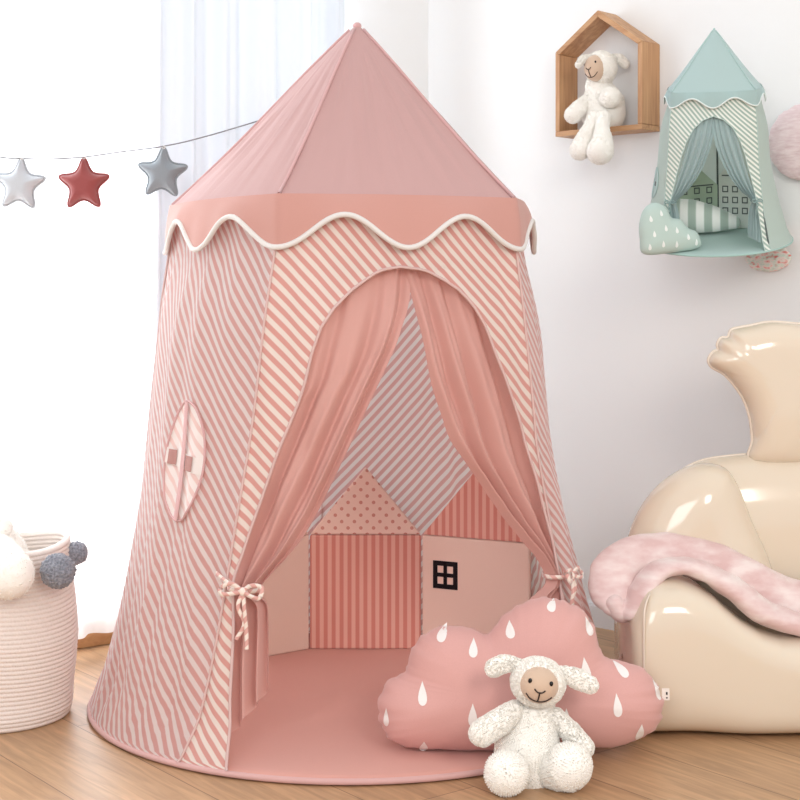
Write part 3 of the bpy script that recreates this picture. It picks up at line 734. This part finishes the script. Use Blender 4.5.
# ------------------------------------------------------------------ woven basket
bk = thing('woven_basket', 'cream coiled rope basket with grey pompoms standing by the curtain', 'basket', (-.806, 2.965, .001))
bm = bmesh.new(); rows = []
prof = [(0, .139), (.02, .146), (.06, .149), (.10, .1535), (.16, .156), (.22, .150), (.28, .143), (.345, .140)]
COILS = 40; NSEG = 96
def brad(z, a):
    r = interp(z, [p[0] for p in prof], [p[1] for p in prof]); return r*(1+.02*noise.noise(V((cos(a), sin(a), z*7)))*min(1, z/.05))
def bz(z, a): return z+.005*sin(2*a+1)*(z/.345)+.003*sin(3*a)*min(1, z/.1)
for i in range(COILS*6+1):
    z = .345*i/(COILS*6); c = abs(sin(pi*i/6))
    rows.append([V(((brad(z, a)+.0024*c)*cos(a), (brad(z, a)+.0024*c)*sin(a), bz(z, a))) for a in [2*pi*j/NSEG for j in range(NSEG)]])
for i in range(COILS*6, 5, -1):
    z = .345*i/(COILS*6); c = abs(sin(pi*i/6))
    rows.append([V(((brad(z, a)-.0085-.0025*c)*cos(a), (brad(z, a)-.0085-.0025*c)*sin(a), bz(z, a)+(.003 if i == COILS*6 else 0))) for a in [2*pi*j/NSEG for j in range(NSEG)]])
rows.append([V((.001*cos(2*pi*j/NSEG), .001*sin(2*pi*j/NSEG), .014)) for j in range(NSEG)])
rows.insert(0, [V((.001*cos(2*pi*j/NSEG), .001*sin(2*pi*j/NSEG), .001)) for j in range(NSEG)])
grid(bm, rows, True); bmesh.ops.recalc_face_normals(bm, faces=bm.faces)
m, t_, N_, L_, Bq = nt('cream_cotton_rope'); tc = N_.new('ShaderNodeTexCoord'); wv = N_.new('ShaderNodeTexNoise'); wv.inputs['Scale'].default_value = 240; wv.inputs['Detail'].default_value = 2
L_.new(tc.outputs['Object'], wv.inputs[0]); Bq.inputs['Roughness'].default_value = .95; Bq.inputs['Sheen Weight'].default_value = .2
L_.new(mixc(N_, L_, wv.outputs[0], lin((238, 226, 217)), lin((224, 210, 203))), Bq.inputs['Base Color'])
bb = N_.new('ShaderNodeBump'); bb.inputs['Strength'].default_value = .5; bb.inputs['Distance'].default_value = .002; L_.new(wv.outputs[0], bb.inputs['Height']); L_.new(bb.outputs[0], Bq.inputs['Normal'])
link('body', bm, m, bk)
gpm = mottled('grey_pompom_yarn', [(108, 110, 120), (164, 166, 176)], 220, bump=1)
for px, py, Y, r_ in ((58, 571, 2.845, .033), (76, 553, 2.985, .023)):
    bm = bmesh.new(); ellipsoid(bm, V((0, 0, 0)), (r_, r_, r_), seg=96)
    for v in bm.verts: v.co *= 1+.09*noise.noise(v.co*150)+.10*noise.noise(v.co*330+V((5, 0, 0)))
    o = link('pompom', bm, gpm, bk); o.location = A(px, py, Y)-V(bk.location)
bm = bmesh.new()
off = V((-.80, 2.93, .2))
blob(bm, [V((-.81, 2.96, .16)), V((-.82, 2.96, .30)), V((-.845, 2.93, .375))], [.085, .08, .06])
blob(bm, [V((-.80, 2.91, .345)), A(2, 560, 2.83), A(9, 574, 2.782)], [.035, .040, .047])
blob(bm, [V((-.82, 2.97, .35)), A(-4, 530, 2.93), A(1, 528, 2.90)], [.03, .024, .022])
bmesh.ops.recalc_face_normals(bm, faces=bm.faces)
for v in bm.verts: v.co -= off
fluff(bm, .0012, 95)
o = tag(link('plush_toy', bm, M['fleece']), 'white fluffy plush toy stuffed in the cream basket with a paw over its rim', 'plush toy'); o.location = off; fur(o, 3000, .002)

# ------------------------------------------------------------------ inflatable chair
vin, t_, N_, L_, Bq = nt('beige_vinyl'); Bq.inputs['Base Color'].default_value = lin((224, 209, 188)); Bq.inputs['Roughness'].default_value = .14
Bq.inputs['Specular IOR Level'].default_value = .5; Bq.inputs['Coat Weight'].default_value = .6; Bq.inputs['Coat Roughness'].default_value = .05
Bq.inputs['Subsurface Weight'].default_value = .15; Bq.inputs['Subsurface Radius'].default_value = (.03, .02, .015); Bq.inputs['Subsurface Scale'].default_value = .6
seamm = plain('vinyl_weld_seam', (228, 214, 198), .25)
ch = thing('inflatable_chair', 'glossy beige inflatable chair with a scalloped headrest by the right wall', 'chair', (.81, 2.98, .001))
cbase = V(ch.location)
CX = .79
ztop = lambda x: interp(abs(x-CX), [0, .06, .10, .14, .19, .225, .255, .294, .32, .345], [.180, .184, .198, .222, .264, .282, .290, .290, .280, .252])
def superloft(bm, x0, x1, zt, y0, y1, z0=0, ex=5, n=56, seg=64, edge=.05, wob=0):
    rows = []
    for i in range(n+1):
        f = i/n; q = 1-abs(2*f-1); x = x0+(x1-x0)*(.5-.5*cos(pi*f)) if False else None
        # cluster slices at both ends for the rounded end faces
        a = pi*f; s_ = .5-.5*cos(a); x = x0+(x1-x0)*s_
        de = min(x-x0, x1-x); g = 1 if de >= edge else (1-(1-de/edge)**2.6)**(1/2.6) if de > 0 else .001
        cy, hy = (y0+y1)/2, (y1-y0)/2; top = zt(x); cz, hz = (top+z0)/2, (top-z0)/2; r = []
        gy = hy-edge*1.0*(1-g); gz = hz-edge*1.0*(1-g)
        if g <= .001: gy *= .05; gz *= .05
        for j in range(seg):
            b = 2*pi*j/seg; c_, s2 = cos(b), sin(b)
            y = cy+gy*math.copysign(abs(c_)**(2/ex), c_); z = cz+gz*math.copysign(abs(s2)**(2/ex), s2)
            wv_ = wob*noise.noise(V((x*7, y*7, z*7)))
            r.append(V((x, y+wv_, z+wv_))-cbase)
        rows.append(r)
    grid(bm, rows, True); bmesh.ops.recalc_face_normals(bm, faces=bm.faces)
bm = bmesh.new(); superloft(bm, .438, 1.13, ztop, 2.775, 3.06, .002, 4.5, edge=.042, wob=.004); cb = link('seat_body', bm, vin, ch)
def seamline(bm, pts, r_=.0022, n=60): tube(bm, [V(p)-cbase for p in pts], r_, 6, n=n)
bm = bmesh.new(); seamline(bm, [A(644.5, 724, 2.785), A(644, 712, 2.777), A(644, 670, 2.776), A(644, 622, 2.776), A(645, 608, 2.782), A(648, 598, 2.80), A(652, 590, 2.83)]); link('weld_seam', bm, seamm, cb)
# backrest wings and back, headrest: welded, stuffed outlines
def puff_part(name, px, c, Y, T_, w_, ruf, front=1, back=1, mat=vin, parent=ch, tilt=0, n=6, rs=90, rim=None):
    k_ = Y/1480; P0 = A(c[0], c[1], Y); pf = Puff([((x-c[0])*k_, (c[1]-y)*k_) for x, y in px], (0, 0), T_, w_, n)
    bm = bmesh.new(); pf.mesh(bm, 18, ruf, front, back, rs=rs); o = link(name, bm, mat, parent); o.location = P0-cbase; o.rotation_euler = (tilt, 0, 0)
    if rim:
        bm = bmesh.new(); N = len(pf.poly); tube(bm, [V((q.x, 0, q.y)) for q in pf.poly], rim, 6, closed=True); link('weld_seam', bm, seamm, o)
    return o
puff_part('backrest', [(640, 600), (648, 530), (664, 488), (694, 463), (735, 455), (790, 452), (830, 452), (860, 456), (888, 463), (912, 488), (928, 530), (934, 600), (925, 640), (880, 650), (740, 650), (655, 640)], (787, 555), 3.11, .075, .15, .05, rim=.0025)
puff_part('wing', [(622, 590), (626, 545), (640, 508), (664, 480), (695, 464), (722, 466), (736, 482), (752, 520), (768, 556), (776, 590), (760, 625), (700, 635), (640, 625)], (694, 550), 3.055, .075, .10, .05)
puff_part('wing', [(2*787-x_, y_) for x_, y_ in ((640, 590), (643, 545), (652, 508), (668, 480), (695, 464), (722, 466), (736, 482), (752, 520), (768, 556), (776, 590), (760, 625), (700, 635), (650, 625))][::-1], (880, 550), 3.055, .075, .10, .05)
hp = [(752, 462), (752.5, 440), (750, 418), (744, 400), (735, 386), (724, 374), (712, 367), (708.5, 360), (713, 352), (718, 350), (717.5, 344), (721, 338), (728, 337), (731, 330), (740, 327.5), (751, 325.5), (772, 322)]
hp2 = hp + [(2*782-x, y) for x, y in reversed(hp[:-1])]
puff_part('headrest', hp2, (782, 385), 3.10, .05, .055, .08, rim=.004, n=4)

# ------------------------------------------------------------------ blanket over the armrest
blm = mottled('pink_white_plush', [(216, 182, 178), (226, 200, 196), (236, 220, 215)], 16, (1, 1, 2.4), .95, .3, [.38, .52, .68])
bm = bmesh.new()
def roll(pts, rr, flat, sd):
    s0 = len(bm.verts); blob(bm, pts, rr, 36, 60, flat=flat, upv=(0, 0, 1))
    bm.verts.ensure_lookup_table(); bm.normal_update()
    for v in bm.verts[s0:]: v.co += v.normal*(.005*noise.noise(v.co*14+V((sd, 0, 0)))+.003*noise.noise(v.co*34))
roll([A(628, 612, 2.842), A(640, 596, 2.85), A(652, 578, 2.86), A(672, 567, 2.87), A(700, 569, 2.87), A(730, 587, 2.87), A(762, 610, 2.87), A(800, 624, 2.87), A(850, 632, 2.87)], [.020, .026, .022, .021, .023, .028, .030, .028, .026], (1.5, .8), 2)
roll([A(619, 606, 2.86), A(612, 590, 2.89), A(620, 572, 2.92), A(645, 556, 2.95), A(685, 556, 2.96), A(725, 568, 2.96), A(765, 589, 2.96), A(810, 608, 2.96), A(860, 622, 2.96)], [.024, .034, .036, .032, .030, .030, .032, .034, .032], (1.5, .85), 9)
roll([A(634, 604, 2.85), A(622, 612, 2.85), A(614, 604, 2.85)], [.018, .020, .018], (1.2, 1), 4)
o = V((.56, 2.92, .28))
for v in bm.verts: v.co -= o
tag(link('blanket', bm, blm), 'soft pink and white folded blanket draped over the beige chair', 'blanket').location = o

# ------------------------------------------------------------------ wall decorations
def wall_disc(name, px, py, u, rx, rz, dep, mat, lab, amp, fr):
    c = wallpt(R0, Re, Rn, u, dep*.92, .85-(py-290)/1480*(R0+Re*u).y); bm = bmesh.new(); ellipsoid(bm, V((0, 0, 0)), (rx, dep, rz), seg=72)
    for v in bm.verts: v.co += v.co.normalized()*amp*noise.noise(v.co*fr)
    o = tag(link(name, bm, mat), lab, 'wall decoration'); o.location = c; o.rotation_euler = (0, 0, R(-43)); return o
wall_disc('wall_pompom', 803, 142, .557, .096, .087, .02, mottled('pale_pink_yarn', [(222, 196, 198), (238, 220, 220)], 40, (1, 1, 4), 1, .5), 'large pale pink fluffy round wall decoration beside the green tent', .004, 120)
wall_disc('wall_rosette', 770, 258, .456, .058, .032, .010, mottled('red_white_flecks', [(222, 130, 120), (240, 226, 220), (205, 220, 208), (216, 110, 104)], 55, (1, 1, 2), 1, .4), 'small flat oval red and white flecked wall decoration below the green tent', .002, 90)

# ------------------------------------------------------------------ small mint green tent hung on the wall
gpal = dict(solid=fabric('mint_canvas', (180, 203, 201), .1), band=fabric('mint_canvas_band', (172, 197, 195), .1), seam=fabric('mint_seam', (176, 204, 200)), piping=fabric('mint_cord', (222, 232, 228)),
            stripe=stripes('green_white_stripe', (160, 182, 172), (234, 238, 230), .026, R(52), .5, .1), side=fabric('mint_side', (214, 229, 221), .4), winstripe=fabric('mint_flap', (186, 208, 202)),
            hem=fabric('mint_hem', (190, 212, 206)), mat=fabric('mint_mat', (182, 207, 201)), binding=fabric('mint_binding', (168, 200, 193)), drape=fabric('mint_drape', (172, 194, 194), .2),
            ribbon=fabric('mint_ribbon', (140, 166, 164)), dark=plain('dark_pole', (90, 100, 98)))
GT = Tent([-132, -48, 48, 132, 180], [-128, -46, 46, 128, 180], .0, 4.2)
gza = [0, .12, .25, .36, .5, .62, .72, .80, .85, .874]
gal = [-40, -41, -41, -40, -37, -33, -28, -21, -12, 0]; gar = [-x for x in gal]
def mir(dd): return [(-a, b) for a, b in dd]
go = [(-22, .875), (-26, .75), (-31, .63), (-36, .5), (-39.5, .40), (-41, .33), (-42, .25), (-42, .14), (-40, .06)]
gi = [(3, .875), (0, .75), (-6, .63), (-16, .5), (-27, .40), (-36, .33), (-34, .25), (-31, .17), (-30, .11)]
gt = build_tent(GT, gpal, 'hanging_mini_tent', 'small mint green play tent mounted high on the wall beside the oak shelf', dict(front=1, arch=(gza, gal, gar), mat=1.0, poles=True,
     drapes=[dict(outer=go, inner=gi, tie=5, pleats=4, ph=0, sgn=1, kx=0, tail=.10), dict(outer=mir(go), inner=mir(gi), tie=5, pleats=4, ph=1, sgn=-1, kx=0, tail=.1)], window=(-76, .42, 12, .10)))
S_ = .305
gu = .417; gc = wallpt(R0, Re, Rn, gu, .172, 0); gc.z = .85-(241-290)/1480*gc.y
GM = Matrix.Translation(gc) @ Euler((R(14), 0, R(-14))).to_matrix().to_4x4() @ Matrix.Diagonal((S_, S_, S_*1.10, 1))
gt.matrix_world = GM
def ginner(o, M2): o.matrix_world = GM @ M2
# its house panels, bolster and cushion
gh = thing('folding_house_backdrop', 'grey green screen of tiny townhouse panels with drawn windows inside the small green tent', 'backdrop')
gpl = [fabric('sage_cotton', (196, 213, 190)), fabric('pale_sage_cotton', (232, 238, 230)), fabric('mid_sage_cotton', (206, 221, 210))]
for q, (x0, x1, y0, y1, ez, gz) in enumerate(((-.30, 0, .28, .40, .30, .44), (.01, .25, .41, .36, .36, .50), (.255, .40, .35, .16, .28, .28))):
    a = V((x0, y0, .016)); e_ = V((x1-x0, y1-y0, 0)); L0 = e_.length; e_.normalize(); n_ = V((-e_.y, e_.x, 0))
    bm = bmesh.new(); uvprism(bm, [(0, 0), (L0, 0), (L0, ez), (L0/2, gz), (0, ez)] if gz > ez else [(0, 0), (L0, 0), (L0, ez), (0, ez)], a, e_, n_, .014); p_ = link('house_panel', bm, gpl[q], gh, False)
    for rz in range(3):
        for cx_ in range(3 if q != 2 else 2):
            x = L0*(.2+.3*cx_); z = .12+.075*rz
            bm = bmesh.new(); w_ = .022
            for (xa, xb, za, zb) in ((-w_, -w_+.007, -w_, w_), (w_-.007, w_, -w_, w_), (-w_+.007, w_-.007, -w_, -w_+.007), (-w_+.007, w_-.007, w_-.007, w_)):
                uvprism(bm, [(x+xa, z+za), (x+xb, z+za), (x+xb, z+zb), (x+xa, z+zb)], a-n_*.003, e_, n_, .003)
            link('window_print', bm, gpal['dark'], p_, False)
    if q < 2:
        bm = bmesh.new(); uvprism(bm, [(L0*.1, ez), (L0*.9, ez), (L0*.9, ez+.008), (L0*.1, ez+.008)], a-n_*.003, e_, n_, .003); link('eave_print', bm, gpal['dark'], p_, False)
ginner(gh, Matrix())
bm = bmesh.new(); uvm = bm.loops.layers.uv.verify()
blob(bm, [V((-.32, .10, .16)), V((-.17, .13, .14)), V((0, .17, .11)), V((.13, .20, .085))], [.11, .115, .085, .045], 28, 40)
for f in bm.faces:
    for l in f.loops: l[uvm].uv = (l.vert.co.x, 0)
gb = tag(link('striped_bolster', bm, stripes('grey_green_white_stripe', (172, 188, 178), (244, 246, 242), .115, 0, .5, 0)), 'tapered green and white striped bolster lying inside the small green tent', 'cushion'); ginner(gb, Matrix.Translation((0, 0, .005)))
gcp = [(-.20, .0), (-.215, .10), (-.205, .20), (-.16, .29), (-.08, .325), (.0, .29), (.035, .22), (.10, .20), (.15, .14), (.21, .11), (.235, .04), (.20, 0), (0, -.01)]
gcl = Puff(gcp, (-.04, .12), .07, .1); bm = bmesh.new(); gcl.mesh(bm, 12, .1)
for x, z in ((-.14, .22), (-.06, .25), (-.13, .12), (-.04, .15), (.04, .13), (.12, .08), (-.07, .05), (.03, .04), (-.17, .04), (.18, .04)): gcl.decal(bm, drop_outline(.013, .022), (x, z), 1, .002)
gcs = tag(link('cloud_cushion', bm, [fabric('sage_cushion_cotton', (188, 208, 200)), fabric('white_print_small', (236, 242, 238))]), 'small grey green cloud cushion with white drops at the opening of the green tent', 'cushion')
ginner(gcs, Matrix.Translation((-.30, -.47, .026)) @ Euler((R(-16), 0, R(26))).to_matrix().to_4x4())
